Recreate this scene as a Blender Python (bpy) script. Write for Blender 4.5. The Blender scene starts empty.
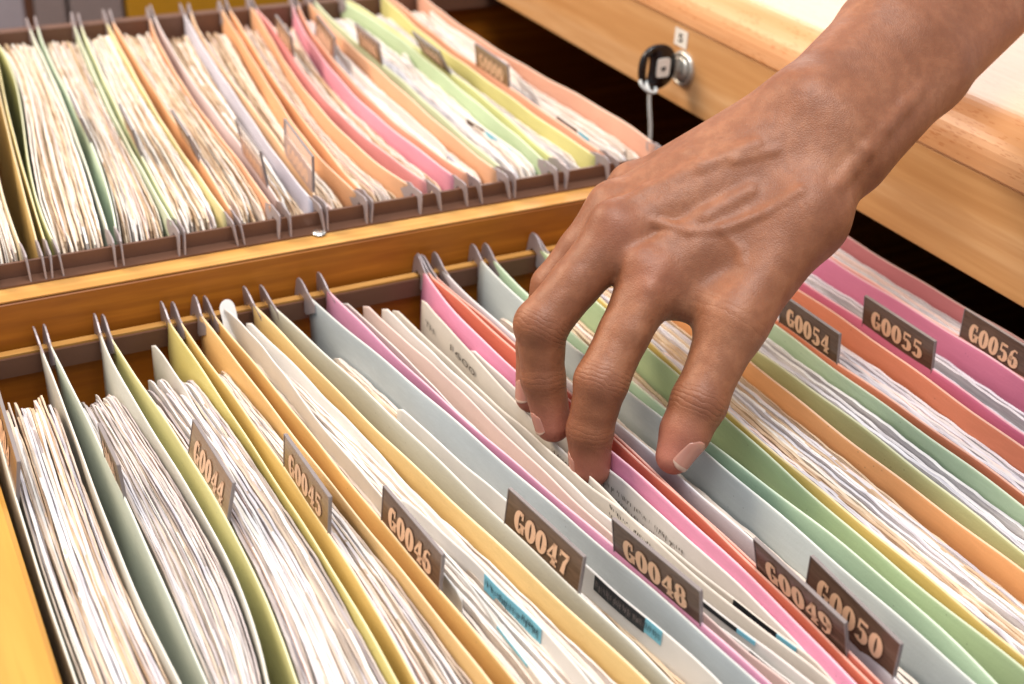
import bpy, math, random
import numpy as np
random.seed(7); RNG=np.random.RandomState(11)
scene=bpy.context.scene; col=scene.collection
# ------------------------------------------------------------------ camera
S=0.315                      # metres per working unit
F=1303.0; CX,CY=512.0,342.0
def _d(p): return np.array([(p[0]-CX)/F,-(p[1]-CY)/F,-1.0])
_U=_d((-297,-465)); _U/=np.linalg.norm(_U)
_V=_d((3220,-270)); _V=_V-_U*(_U@_V); _V/=np.linalg.norm(_V)
_W=np.cross(_V,_U)
if _W[1]<0: _W=-_W
R=np.array([_V,_U,_W]); C0=np.array([0,0,1.0])
def bp(p,z=0.0):
    r=R@_d(p); return r*((z-1)/r[2])+C0
def bpx(p,x):
    r=R@_d(p); return r*(x/r[0])+C0
def bpy_(p,y):
    r=R@_d(p); return r*(y/r[1])+C0
def bpd(p,depth_mm):         # point at a given depth along the view axis
    return (R@_d(p))*(depth_mm/1000/S)+C0
cam_d=bpy.data.cameras.new('camera'); cam=bpy.data.objects.new('camera',cam_d); col.objects.link(cam)
scene.camera=cam
from mathutils import Matrix, Vector
M=Matrix([[*R[0],0],[*R[1],0],[*R[2],S],[0,0,0,1]]); cam.matrix_world=M
cam_d.sensor_width=36; cam_d.lens=F/1024*36; cam_d.clip_start=.01; cam_d.clip_end=50
cam_d.dof.use_dof=True; cam_d.dof.focus_distance=.545; cam_d.dof.aperture_fstop=9.5
# ------------------------------------------------------------------ light
w=bpy.data.worlds.new('World'); scene.world=w; w.use_nodes=True
bg=w.node_tree.nodes['Background']; bg.inputs[0].default_value=(.93,.96,1,1); bg.inputs[1].default_value=.62
def area(name,loc,target,size,power,colr):
    l=bpy.data.lights.new(name,'AREA'); l.shape='RECTANGLE'; l.size,l.size_y=size; l.energy=power; l.color=colr
    o=bpy.data.objects.new(name,l); col.objects.link(o); o.location=loc
    o.rotation_euler=(Vector(target)-Vector(loc)).to_track_quat('-Z','Y').to_euler(); return o
area('window_light',(-.55,1.45,1.0),(.22,.66,0),(.7,.7),27,(1,.80,.60))
area('ceiling_light',(.15,.15,1.7),(.35,.5,0),(.9,.8),33,(1,.97,.93))
area('back_light',(2.6,2.9,1.35),(.5,.5,.05),(1.9,1.3),44,(1,.95,.88))
scene.render.engine='CYCLES'
scene.view_settings.view_transform='Standard'; scene.view_settings.look='None'
scene.view_settings.exposure=0.0; scene.view_settings.gamma=1
# ------------------------------------------------------------------ materials
def srgb(h):
    if isinstance(h,str):
        h=h.lstrip('#'); c=[int(h[i:i+2],16)/255 for i in (0,2,4)]
    else: c=h
    return tuple(((v/12.92) if v<=.04045 else ((v+.055)/1.055)**2.4) for v in c)+(1,)
class NT:
    def __init__(s,name,rough=.6,spec=.3):
        s.m=bpy.data.materials.new(name); s.m.use_nodes=True; s.t=s.m.node_tree; s.b=s.t.nodes['Principled BSDF']
        s.b.inputs['Roughness'].default_value=rough; s.b.inputs['Specular IOR Level'].default_value=spec
    def n(s,typ,**k):
        o=s.t.nodes.new(typ)
        for a,v in k.items():
            if a.startswith('i_'): 
                kk=a[2:]; kk=int(kk) if kk.isdigit() else kk.replace('_',' ')
                o.inputs[kk].default_value=v
            else: setattr(o,a,v)
        return o
    def l(s,a,b): s.t.links.new(a,b)
    def coord(s,scale=(1,1,1),rot=(0,0,0)):
        g=s.n('ShaderNodeNewGeometry'); m=s.n('ShaderNodeMapping'); m.inputs['Scale'].default_value=scale; m.inputs['Rotation'].default_value=rot
        s.l(g.outputs['Position'],m.inputs['Vector']); return m.outputs[0]
    def noise(s,vec,scale,detail=3,rough=.5,dist=0):
        o=s.n('ShaderNodeTexNoise'); o.inputs['Scale'].default_value=scale; o.inputs['Detail'].default_value=detail
        o.inputs['Roughness'].default_value=rough; o.inputs['Distortion'].default_value=dist; s.l(vec,o.inputs['Vector']); return o.outputs['Fac']
    def ramp(s,fac,stops):
        r=s.n('ShaderNodeValToRGB'); e=r.color_ramp.elements
        while len(e)<len(stops): e.new(.5)
        for i,(p,c) in enumerate(stops): e[i].position=p; e[i].color=c
        s.l(fac,r.inputs[0]); return r.outputs[0]
    def mix(s,fac,a,b,mode='MIX'):
        o=s.n('ShaderNodeMix',data_type='RGBA',blend_type=mode)
        for v,i in ((fac,0),(a,6),(b,7)):
            if hasattr(v,'links'): s.l(v,o.inputs[i])
            else: o.inputs[i].default_value=v
        return o.outputs[2]
    def math(s,op,a,b=0.0,c=None):
        o=s.n('ShaderNodeMath',operation=op)
        for i,v in enumerate((a,b,c)):
            if v is None: continue
            if hasattr(v,'links'): s.l(v,o.inputs[i])
            else: o.inputs[i].default_value=v
        return o.outputs[0]
    def bump(s,h,strength=.3,dist=.001):
        o=s.n('ShaderNodeBump'); o.inputs['Strength'].default_value=strength; o.inputs['Distance'].default_value=dist
        s.l(h,o.inputs['Height']); s.l(o.outputs[0],s.b.inputs['Normal']); return o
    def color(s,c): 
        if hasattr(c,'links'): s.l(c,s.b.inputs['Base Color'])
        else: s.b.inputs['Base Color'].default_value=c
_cards={}
def card_mat(hexc,wash=.13):
    if hexc in _cards: return _cards[hexc]
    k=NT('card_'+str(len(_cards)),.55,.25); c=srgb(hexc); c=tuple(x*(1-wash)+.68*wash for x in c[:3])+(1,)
    v=k.coord()
    n1=k.noise(v,40,4,.6); n2=k.noise(v,900,2,.6); vs=k.coord((60,6,60)); n3=k.noise(vs,14,3)
    dark=tuple(x*.86 for x in c[:3])+(1,)
    a=k.mix(k.math('MULTIPLY',n1,.8),c,dark)
    a=k.mix(k.ramp(n3,[(.45,(0,0,0,1)),(.8,(.35,.35,.35,1))]),a,tuple(min(1,x*1.1+.02) for x in c[:3])+(1,))
    vo=k.n('ShaderNodeTexVoronoi'); vo.inputs['Scale'].default_value=230; k.l(v,vo.inputs['Vector'])
    sp=k.math('LESS_THAN',vo.outputs['Distance'],.085)
    nsel=k.math('GREATER_THAN',n1,.56); sp=k.math('MULTIPLY',sp,nsel)
    a=k.mix(k.math('MULTIPLY',sp,.55),a,tuple(x*.45 for x in c[:3])+(1,))
    k.color(a); k.bump(n2,.25,.0004); 
    _cards[hexc]=k.m; return k.m
def paper_mat(name,base,dark,streak=.7,seed=0):
    k=NT(name,.75,.15); oi=k.n('ShaderNodeObjectInfo')
    v=k.coord((1,.03,.6)); n=k.noise(v,560,3,.6,.12)
    v2=k.coord((1,.12,.35)); n2=k.noise(v2,90,3,.6)
    a=k.ramp(oi.outputs['Random'],[(0,base[0]),(.35,base[1]),(.7,base[2]),(1,base[3])])
    a=k.mix(k.ramp(n,[(.38,(streak,)*3+(1,)),(.55,(0,0,0,1))]),a,dark)
    a=k.mix(k.ramp(n2,[(.5,(0,0,0,1)),(.75,(.5,.5,.5,1))]),a,k.mix(.5,dark,base[0]))
    k.color(a); k.bump(n,.5,.0008); return k.m
PW=[srgb('#e6dfd8'),srgb('#ded4cc'),srgb('#e6dace'),srgb('#dbd6da')]
M_paper=paper_mat('worn_paper',PW,srgb('#b09c90'),.55)
M_paper_cool=paper_mat('grey_paper',[srgb('#dcd8d8'),srgb('#d3d0d8'),srgb('#dedadb'),srgb('#cdc5c0')],srgb('#8f8894'),.6)
M_paper_dim=paper_mat('dull_paper',[srgb('#c8bfb8'),srgb('#b9b0b6'),srgb('#cdbcaa'),srgb('#b3a59c')],srgb('#6f5f5a'),.62)
M_paper_warm=paper_mat('aged_paper',[srgb('#d6c3aa'),srgb('#cdb598'),srgb('#dccab6'),srgb('#c4a98c')],srgb('#8f6c50'),.72)
def plain_paper(name,c,amt=.25):
    k=NT(name,.7,.2); v=k.coord(); n=k.noise(v,35,4,.6); c=srgb(c)
    k.color(k.mix(k.ramp(n,[(.35,(amt*2,)*3+(1,)),(.7,(0,0,0,1))]),c,tuple(x*.82 for x in c[:3])+(1,))); k.bump(k.noise(v,300,3),.15,.0006); return k.m
M_white=plain_paper('white_paper','#e6e3e0'); M_cream=plain_paper('cream_paper','#e0dad1',.35); M_pinkp=plain_paper('pinkish_paper','#e8d2cc')
def wood(name,c1,c2,c3,axis='y',fleck=False,rough=.45,scale=1.0):
    k=NT(name,rough,.4)
    sc={'y':(1,.06,1),'x':(.06,1,1)}[axis]
    v=k.coord(sc); n1=k.noise(v,22*scale,5,.6,1.2); n2=k.noise(v,260*scale,3,.6,.2)
    wv=k.n('ShaderNodeTexWave',wave_type='BANDS',bands_direction='Z'); wv.inputs['Scale'].default_value=28*scale; wv.inputs['Distortion'].default_value=7; wv.inputs['Detail'].default_value=3
    k.l(v,wv.inputs['Vector'])
    a=k.ramp(n1,[(.3,srgb(c1)),(.5,srgb(c2)),(.72,srgb(c3))])
    a=k.mix(k.math('MULTIPLY',wv.outputs['Fac'],.35),a,srgb(c1))
    a=k.mix(k.ramp(n2,[(.4,(.45,)*3+(1,)),(.6,(0,0,0,1))]),a,srgb(c1))
    if fleck:
        vf=k.coord((1,.16,1)); vo=k.n('ShaderNodeTexVoronoi'); vo.inputs['Scale'].default_value=900; k.l(vf,vo.inputs['Vector'])
        f=k.math('LESS_THAN',vo.outputs['Distance'],.3)
        f=k.math('MULTIPLY',f,k.math('GREATER_THAN',k.noise(vf,160,1),.5))
        a=k.mix(k.math('MULTIPLY',f,.5),a,srgb('#b0652e'))
    k.color(a); k.bump(n2,.12,.0005); return k.m
M_wall=wood('varnished_side_wood','#84460e','#ab6518','#c68026','x')
M_walltop=wood('pale_edge_wood','#b07838','#cc9650','#dcae6c','x')
M_front=wood('golden_front_wood','#b9822f','#cd963e','#d8a54e','y')
M_face=wood('cabinet_face_wood','#b98551','#cd9c68','#d9b084','y',scale=.8)
M_slab=wood('beech_worktop','#c78c5c','#d79f70','#e0ae84','y',fleck=True,rough=.35)
def simple(name,c,rough=.5,metal=0,spec=.5,bump=0,bs=400):
    k=NT(name,rough,spec); k.b.inputs['Metallic'].default_value=metal
    v=k.coord(); n=k.noise(v,bs*.3,3); cc=srgb(c)
    k.color(k.mix(k.math('MULTIPLY',n,.5),cc,tuple(x*.7 for x in cc[:3])+(1,)))
    if bump: k.bump(k.noise(v,bs),bump,.0004)
    return k.m
M_dark=simple('shade_black','#0a0604',.9,0,.05)  # near-black colour stands in for the shade inside cabinet, drawers and lock
M_rail=simple('brown_rail_steel','#745241',.4,.25,.5,.15)
M_hook=simple('zinc_hook_steel','#b0a4a6',.42,.35,.5,.1)
M_steel=simple('brushed_steel','#cfccc4',.33,.75,.5,.1)
M_screw=simple('bright_screw','#e4e0da',.25,.9)
M_fob=simple('black_plastic','#141012',.22,0,.5)
M_str=simple('white_string','#dfe4e4',.8,0,.2,.6,3000)
M_stick=simple('sticker_paper','#e9e4dc',.6,0,.2)
M_ink=simple('print_ink','#2a2522',.7,0,.1)
M_inkgrey=simple('faded_ink','#6d6862',.7,0,.1)
M_black=simple('black_label_tape','#20242a',.5,0,.3)
M_cyan=simple('cyan_label_tape','#7cc4dc',.5,0,.3)
M_num=simple('pink_numerals','#f0c6a6',.45,0,.3)
M_pvc=simple('yellow_box','#b98413',.6); M_greyb=simple('grey_panel','#a39aa0',.6); M_taupe=simple('taupe_panel','#8b7c79',.6)
M_floor=simple('grey_floor','#a8a49c',.7)
def tab_mat(name='brown_number_card',c1='#503e34',c2='#715a4c'):
    k=NT(name,.22,.6); v=k.coord((1,1,1)); n=k.noise(k.coord((1,.1,1)),900,2)
    k.color(k.ramp(n,[(.15,srgb(c1)),(.85,srgb(c2))])); return k.m
M_tab=tab_mat(); M_tab2=tab_mat('light_paled_number_card','#86694f','#9d8166')  # second card is paler: light on left and rear tabs put into its colour
def clear():
    k=NT('clear_sleeve',.12,.6); k.b.inputs['Alpha'].default_value=.28; k.color(srgb('#e8e4ea')); return k.m
M_clear=clear()
# ------------------------------------------------------------------ object helpers
OFF={}
def props(o,label=None,cat=None,group=None,kind=None):
    for a,v in (('label',label),('category',cat),('group',group),('kind',kind)):
        if v: o[a]=v
def thing(name,loc,label,cat,group=None):
    o=bpy.data.objects.new(name,None); o.empty_display_size=.01; col.objects.link(o)
    o.location=Vector(loc)*S; OFF[o]=np.array(loc,float)*S; props(o,label,cat,group); return o
def mesh(name,verts,faces,mat,parent=None,smooth=False,label=None,cat=None,group=None,kind=None):
    v=np.array(verts,float)*S
    if parent is None:
        off=np.array([v[:,0].mean(),v[:,1].mean(),v[:,2].min()])
    else: off=OFF[parent]
    me=bpy.data.meshes.new(name); me.from_pydata((v-off).tolist(),[],[list(map(int,f)) for f in faces]); me.update()
    mats=mat if isinstance(mat,list) else [mat]
    for m in mats: me.materials.append(m)
    if smooth: me.polygons.foreach_set('use_smooth',[True]*len(me.polygons))
    o=bpy.data.objects.new(name,me); col.objects.link(o)
    if parent is None: o.location=off; OFF[o]=off
    else: o.parent=parent; OFF[o]=OFF[parent]
    props(o,label,cat,group,kind); return o
class MB:
    def __init__(s): s.v=[]; s.f=[]
    def add(s,v,f):
        n=len(s.v); s.v+= [tuple(map(float,p)) for p in v]; s.f+=[tuple(i+n for i in q) for q in f]; return s
    def box(s,a,b,bev=0):
        (x0,y0,z0),(x1,y1,z1)=a,b
        if bev<=0:
            v=[(x,y,z) for z in (z0,z1) for y in (y0,y1) for x in (x0,x1)]
            return s.add(v,[(0,2,3,1),(4,5,7,6),(0,1,5,4),(1,3,7,5),(3,2,6,7),(2,0,4,6)])
        e=bev; v=[];idx={}
        for i in (0,1):
            for j in (0,1):
                for k in (0,1):
                    X=(x0,x1)[i];Y=(y0,y1)[j];Z=(z0,z1)[k]; sx=(1,-1)[i];sy=(1,-1)[j];sz=(1,-1)[k]
                    idx[i,j,k,'x']=len(v); v.append((X,Y+sy*e,Z+sz*e))
                    idx[i,j,k,'y']=len(v); v.append((X+sx*e,Y,Z+sz*e))
                    idx[i,j,k,'z']=len(v); v.append((X+sx*e,Y+sy*e,Z))
        f=[]
        for i in (0,1): f.append([idx[i,0,0,'x'],idx[i,1,0,'x'],idx[i,1,1,'x'],idx[i,0,1,'x']])
        for j in (0,1): f.append([idx[0,j,0,'y'],idx[1,j,0,'y'],idx[1,j,1,'y'],idx[0,j,1,'y']])
        for k in (0,1): f.append([idx[0,0,k,'z'],idx[1,0,k,'z'],idx[1,1,k,'z'],idx[0,1,k,'z']])
        for i in (0,1):
            for j in (0,1): f.append([idx[i,j,0,'x'],idx[i,j,1,'x'],idx[i,j,1,'y'],idx[i,j,0,'y']])
        for i in (0,1):
            for k in (0,1): f.append([idx[i,0,k,'x'],idx[i,1,k,'x'],idx[i,1,k,'z'],idx[i,0,k,'z']])
        for j in (0,1):
            for k in (0,1): f.append([idx[0,j,k,'y'],idx[1,j,k,'y'],idx[1,j,k,'z'],idx[0,j,k,'z']])
        for i in (0,1):
            for j in (0,1):
                for k in (0,1): f.append([idx[i,j,k,'x'],idx[i,j,k,'y'],idx[i,j,k,'z']])
        return s.add(v,f)
    def extrude(s,poly,o,a,b,n,t):     # 2-D polygon in frame (o;a,b) given thickness t along n
        o,a,b,n=map(np.array,(o,a,b,n)); m=len(poly)
        v=[o+a*p[0]+b*p[1] for p in poly]+[o+a*p[0]+b*p[1]+n*t for p in poly]
        f=[tuple(range(m)),tuple(range(2*m-1,m-1,-1))]+[(i,i+m,(i+1)%m+m,(i+1)%m) for i in range(m)]
        return s.add(v,f)
    def lathe(s,prof,o,ax,seg=40):     # prof: (r,h) along axis
        o=np.array(o,float); ax=np.array(ax,float); ax/=np.linalg.norm(ax)
        a=np.cross(ax,(0,0,1.) if abs(ax[2])<.9 else (1.,0,0)); a/=np.linalg.norm(a); b=np.cross(ax,a)
        v=[];f=[];m=len(prof)
        for i in range(seg):
            t=2*math.pi*i/seg
            for r,h in prof: v.append(o+ax*h+(a*math.cos(t)+b*math.sin(t))*r)
        for i in range(seg):
            for j in range(m-1):
                f.append((i*m+j,((i+1)%seg)*m+j,((i+1)%seg)*m+j+1,i*m+j+1))
        return s.add(v,f)
    def tube(s,pts,r,seg=10):
        pts=[np.array(p,float) for p in pts]; v=[];f=[];N=len(pts)
        for i,p in enumerate(pts):
            t=pts[min(i+1,N-1)]-pts[max(i-1,0)]; t/=np.linalg.norm(t)+1e-9
            a=np.cross(t,(.3,.2,.93)); a/=np.linalg.norm(a); b=np.cross(t,a); rr=r[i] if hasattr(r,'__len__') else r
            for k in range(seg):
                q=2*math.pi*k/seg; v.append(p+(a*math.cos(q)+b*math.sin(q))*rr)
        for i in range(N-1):
            for k in range(seg): f.append((i*seg+k,i*seg+(k+1)%seg,(i+1)*seg+(k+1)%seg,(i+1)*seg+k))
        f.append(tuple(range(seg))); f.append(tuple(range((N-1)*seg,N*seg)))
        return s.add(v,f)
    def make(s,name,mat,parent=None,**k): return mesh(name,s.v,s.f,mat,parent,**k)
# ---- lettering
_txt={}
def glyphs(text,bold=.0):
    key=(text,bold)
    if key in _txt: return _txt[key]
    c=bpy.data.curves.new('t','FONT'); c.body=text; c.size=1; c.offset=bold; c.resolution_u=4; c.extrude=0
    o=bpy.data.objects.new('t',c); col.objects.link(o); bpy.context.view_layer.update()
    dg=bpy.context.evaluated_depsgraph_get(); me=bpy.data.meshes.new_from_object(o.evaluated_get(dg))
    v=np.array([p.co[:2] for p in me.vertices]); f=[tuple(p.vertices) for p in me.polygons]
    bpy.data.objects.remove(o); bpy.data.curves.remove(c); bpy.data.meshes.remove(me)
    v-=v.min(0); v/=v.max(0); _txt[key]=(v,f); return v,f
# serif numerals for the number cards: outlines built from stroked centre lines with heavy stems
def stroke(mb,pts,wd,fr):
    """ribbon through pts with widths wd, in frame fr(x,y)->3D"""
    pts=[np.array(p,float) for p in pts]; N=len(pts); L=[];Rr=[]
    for i,p in enumerate(pts):
        t=pts[min(i+1,N-1)]-pts[max(i-1,0)]; t/=np.linalg.norm(t)+1e-9; n=np.array([-t[1],t[0]]); w_=wd[i] if hasattr(wd,'__len__') else wd
        L.append(p+n*w_/2); Rr.append(p-n*w_/2)
    v=[fr(*q) for q in L]+[fr(*q) for q in Rr]
    mb.add(v,[(i,i+1,N+i+1,N+i) for i in range(N-1)])
def arc(cx,cy,rx,ry,a0,a1,n=18,thin=.13,thick=.27):
    P=[];W_=[]
    for i in range(n+1):
        a=math.radians(a0+(a1-a0)*i/n); P.append((cx+rx*math.cos(a),cy+ry*math.sin(a))); W_.append(thin+(thick-thin)*abs(math.cos(a))**1.2)
    return P,W_
def digit(mb,ch,fr):
    st=lambda p,w: stroke(mb,p,w,fr)
    if ch=='0': st(*arc(.3,.5,.19,.44,0,360,28))
    elif ch=='G':
        st(*arc(.3,.5,.19,.44,50,315,22)); st([(.49,.05),(.49,.42)],.2); st([(.30,.42),(.64,.42)],.1); st([(.46,.66),(.46,.98)],.09)
    elif ch=='4': st([(.42,.03),(.42,.97)],.22); st([(.40,.95),(.05,.33)],.11); st([(.03,.3),(.62,.3)],.12); st([(.26,.04),(.6,.04)],.09)
    elif ch=='5': st([(.14,.92),(.52,.92)],.15); st([(.14,.97),(.12,.52)],.1); st(*arc(.27,.32,.20,.27,125,-150,18))
    elif ch=='6': st(*arc(.3,.30,.19,.25,0,360,22)); st([(.48,.9),(.3,.95),(.16,.78),(.12,.5),(.12,.3)],[.12,.1,.16,.22,.22])
    elif ch=='7': st([(.06,.9),(.56,.9)],.17); st([(.52,.9),(.34,.5),(.28,.03)],[.1,.18,.24]); st([(.08,.98),(.08,.7)],.07)
    elif ch=='8': st(*arc(.3,.73,.16,.22,0,360,20,.09,.2)); st(*arc(.3,.27,.19,.24,0,360,20))
    elif ch=='9': st(*arc(.3,.70,.19,.25,0,360,22)); st([(.12,.1),(.3,.05),(.44,.22),(.48,.5),(.48,.7)],[.12,.1,.16,.22,.22])
# ------------------------------------------------------------------ folder geometry
YN,YF=.56,1.752            # near and far ends of the front drawer's folders
ZB=.095; BYN,BYF=1.893,2.985  # rear drawer
def curve(points,z,yn,yf):
    P=np.array([bp(p,z)[:2] for p in points]); o=np.argsort(P[:,1]); y=P[o,1]; x=P[o,0]
    k=min(3,len(y)-1,2 if len(y)<5 else 3)
    c=np.polyfit(y,x,k); dc=np.polyder(c)
    lo,hi=y[0],y[-1]
    def fn(q):
        q=np.asarray(q,float); qq=np.clip(q,lo,hi); r=np.polyval(c,qq)
        r=r+np.where(q<lo,(q-lo)*np.polyval(dc,lo)*.6,0)+np.where(q>hi,(q-hi)*np.polyval(dc,hi)*.6,0)
        return r
    return fn
def flap(name,fn,z,yn,yf,xbot,mat,parent,seed,drop=.78,label=None):
    rs=np.random.RandomState(seed); ny=44; ys=np.linspace(yn,yf,ny)
    ph=rs.uniform(0,6,4); xs=fn(ys)
    zt=z+.0022*np.sin(ys*9+ph[0])+.001*np.sin(ys*31+ph[1]); t=.0034
    lv=[0,.006,.02,.05,.10,.2,.45,.78] ; V=[];Fc=[]
    prof=[]  # going down left side, over top, down right
    for side in (-1,1):
        for k,l in enumerate(lv[::-1] if side<0 else lv):
            prof.append((side,l))
    # remove duplicate top, put a rounded crest
    P=[(s_,l) for s_,l in prof if l>0]; mid=len(lv)-1
    P=P[:mid]+[(-.75,.0015),(-.3,-.0006),(.3,-.0006),(.75,.0015)]+P[mid:]
    m=len(P)
    for y,x,zz in zip(ys,xs,zt):
        for s_,l in P:
            tt=t*(1-.25*min(1,max(0,l)/.02)); k=min(1,max(0,l)/drop)**2
            wob=.003*math.sin(y*7+ph[2])*min(1,l/.05)+ .0012*math.sin(y*23+ph[3]+l*30)*min(1,l/.03)
            V.append((x*(1-k)+xbot*k+s_*tt/2+wob,y,zz-l))
    for i in range(ny-1):
        for j in range(m-1): Fc.append((i*m+j,(i+1)*m+j,(i+1)*m+j+1,i*m+j+1))
    Fc.append(tuple(range(m))); Fc.append(tuple(range(ny*m-1,(ny-1)*m-1,-1)))
    o=mesh(name,V,Fc,[mat,edge_of(mat)],parent,smooth=True,label=label)
    for i,p in enumerate(o.data.polygons):
        if i<(ny-1)*(m-1) and mid<=i%(m-1)<=mid+2: p.material_index=1
    return o
_edge={}
def edge_of(mat):
    if mat.name not in _edge:
        e=mat.copy(); e.name=mat.name+'_cut_edge'; b=e.node_tree.nodes['Principled BSDF']; l=b.inputs['Base Color'].links[0]; src=l.from_socket
        mx=e.node_tree.nodes.new('ShaderNodeMix'); mx.data_type='RGBA'; mx.inputs[0].default_value=.33; mx.inputs[7].default_value=(.86,.83,.76,1)
        e.node_tree.links.new(src,mx.inputs[6]); e.node_tree.links.new(mx.outputs[2],b.inputs['Base Color']); _edge[mat.name]=e
    return _edge[mat.name]
def hanger(fn,z,y_end,sgn,parent,rail_dy,lift,seed):
    """steel hook plate at a folder's end, sgn +1 = hook reaches towards +y"""
    rs=np.random.RandomState(seed); j=rs.uniform(-.003,.003)
    h=.0165+lift+j
    poly=[(-.03,-.018),(-.03,-.004),(.0,.004),(.014,h*.72),(.027,h),(.037,h*.93),(.043,h*.5),(.046,-.012),(.048,-.036),(.041,-.034),(.034,-.013),(.030,-.010),(.010,-.012),(.008,-.034),(.0,-.036)]
    x=float(fn(y_end)); sl=float((fn(y_end)-fn(y_end-.1*sgn))/.1)*.5
    mb=MB(); a=np.array([sl,sgn,0.]); a/=np.linalg.norm(a); lean=rs.uniform(-.12,.12)
    b=np.array([lean,0,1.])
    mb.extrude(poly,(x-.0012,y_end+sgn*rail_dy,z),a,b,(1,0,0),.0026)
    return mb.make('hanger_hook',M_hook,parent)
def tab(parent,fn,z,p_tl,p_tr,text,h=.050,clear_top=False,lean=None):
    # stands on the flap's crest between the two measured pixels
    A=bp(p_tl,z+h*.9); B=bp(p_tr,z+h*.9); y0=A[1]; y1=B[1]
    x0=float(fn(y0))+.003; x1=float(fn(y1))+.003
    o=np.array([x0,y0,z-.008]); e=np.array([x1,y1,z-.008])-o; L=np.linalg.norm(e); e/=L
    tx=(A[0]-x0)*.5+(B[0]-x1)*.5; tx=max(-.03,min(.03,tx))
    up=np.array([tx,0,h+.008]); H=np.linalg.norm(up); up/=H
    n=np.cross(up,e); n/=np.linalg.norm(n)
    if n[0]>0: n=-n
    r=.004
    poly=[(0,0),(L,0),(L,H-r),(L-r,H),(r,H),(0,H-r)]
    t=MB().extrude(poly,o,e,up,n,.0035).make('index_tab',(M_tab2 if (z>.05 or text in ('G0042','G0043','G0044','G0045')) else M_tab) if not clear_top else M_clear,parent)
    if clear_top:
        MB().extrude([(.006,.003),(L-.004,.003),(L-.004,H*.62),(.006,H*.62)],o+n*.0037,e,up,n,.0008).make('number_card',M_tabpale,t)
    # rim of the sleeve
    mb=MB()
    for a,b in (((0,0),(0,H)),((0,H),(L,H)),((L,H),(L,0))):
        a=np.array(a);b=np.array(b); d=(b-a)/np.linalg.norm(b-a); q=np.array([-d[1],d[0]])*.0007
        mb.extrude([a-q,b-q,b+q,a+q],o+n*-.0003,e,up,n,.0045)
    mb.make('sleeve_rim',M_rim,t)
    mb=MB(); H2=.008 if not clear_top else .004; gh=(H-H2)*.62; gy=H2+(H-H2)*.09; gw=L*.74/len(text); gx=L*.13
    if clear_top: gh*=.62; gy=.009
    for i,ch in enumerate(text):
        fr=lambda x,y,i=i: o+e*(gx+gw*(i+x*1.5+.02))+up*(gy+gh*y)+n*.0047
        digit(mb,ch,fr)
    if mb.v: mb.make('numerals',M_num,t)
    return t
M_tabpale=simple('pale_number_card','#c7a89c',.4,0,.4)
M_rim=simple('sleeve_edge_plastic','#8d8382',.2,0,.6)
# ------------------------------------------------------------------ the setting: floor and far panels
MB().box((-8,-4,-2.1),(10,10,-2.05)).make('floor',M_floor,kind='structure')
# far panels beyond the drawers
t=thing('storage_cabinet',(.4,4.3,-2.05),'grey blurred metal cabinet with narrow panels beyond the rear drawer','cabinet')
for i,(a,b,m_) in enumerate(((-1.0,.592,M_greyb),(.622,.718,M_taupe),(.728,.895,M_taupe))):
    MB().box((a,4.25,-2.05),(b,4.6,.4),.008).make('panel',m_,t)
MB().box((.592,4.28,-2.05),(.622,4.6,.39)).make('seam_strip',M_rail,t)
t=thing('yellow_cabinet',(1.3,4.25,-2.05),'mustard yellow cabinet beyond the rear drawer beside the grey one','cabinet')
MB().box((.905,4.25,-2.05),(1.50,4.7,.38),.008).make('body',M_pvc,t)
MB().box((1.515,4.25,-2.05),(1.59,4.7,.38),.008).make('side_panel',M_pvc,t)
MB().box((.905,4.23,.385),(1.59,4.72,.40)).make('top',M_stick,t)
# ------------------------------------------------------------------ drawers
XL=.0905
fd=thing('file_drawer',(.9,1.2,-.95),'open front wooden file drawer with golden front panel under the hand','drawer')
MB().box((XL-.16,.40,-.95),(XL,1.80,.004),.006).make('front_panel',M_front,fd)
MB().box((XL+.002,1.776,-.95),(3.2,1.790,-.0185)).make('side_board',[M_walltop],fd)
MB().box((XL+.002,.50,-.95),(3.2,.52,-.02)).make('side_board',M_wall,fd)
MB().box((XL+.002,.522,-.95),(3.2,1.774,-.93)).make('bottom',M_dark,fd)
mb=MB(); mb.box((XL+.002,1.7655,-.050),(3.2,1.7705,-.019)); mb.make('hanging_rail',M_rail,fd)
MB().box((XL+.002,.535,-.050),(3.2,.54,-.019)).make('hanging_rail',M_rail,fd)
# inner wood seen below the rail
MB().box((XL+.002,1.7725,-.93),(3.2,1.7757,-.052)).make('side_lining',M_wall,fd)
rd=thing('file_drawer',(.9,2.4,-.95),'open rear wooden file drawer behind the varnished divider board','drawer')
MB().box((-.3,1.802,-.95),(3.2,1.868,.0535),.004).make('side_board',M_wall,rd)
MB().box((-.3,1.8025,.0538),(3.2,1.8675,.0560)).make('edge_strip',M_walltop,rd)
mb=MB(); mb.box((-.3,1.842,.0565),(3.2,1.873,.0595)); mb.box((-.3,1.868,.0600),(3.2,1.873,.083)); mb.make('hanging_rail',M_rail,rd)
mb=MB(); mb.box((-.3,3.0,.035),(3.2,3.006,.085)); mb.box((-.3,3.006,.080),(3.2,3.03,.085)); mb.make('hanging_rail',M_rail,rd)
MB().box((-.3,3.032,-.95),(3.2,3.10,.06),.004).make('side_board',M_wall,rd)
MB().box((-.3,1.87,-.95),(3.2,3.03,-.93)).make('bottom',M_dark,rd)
MB().box((-.46,1.81,-.95),(-.302,3.1,.05),.006).make('front_panel',M_front,rd)
sc=bp((319,232.5),.0597)
mb=MB(); mb.lathe([(0,.0035),(.004,.0034),(.0095,.0020),(.0115,.0)],sc,(0,0,1),24); sw=mb.make('screw',M_screw,rd,smooth=True)
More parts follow.
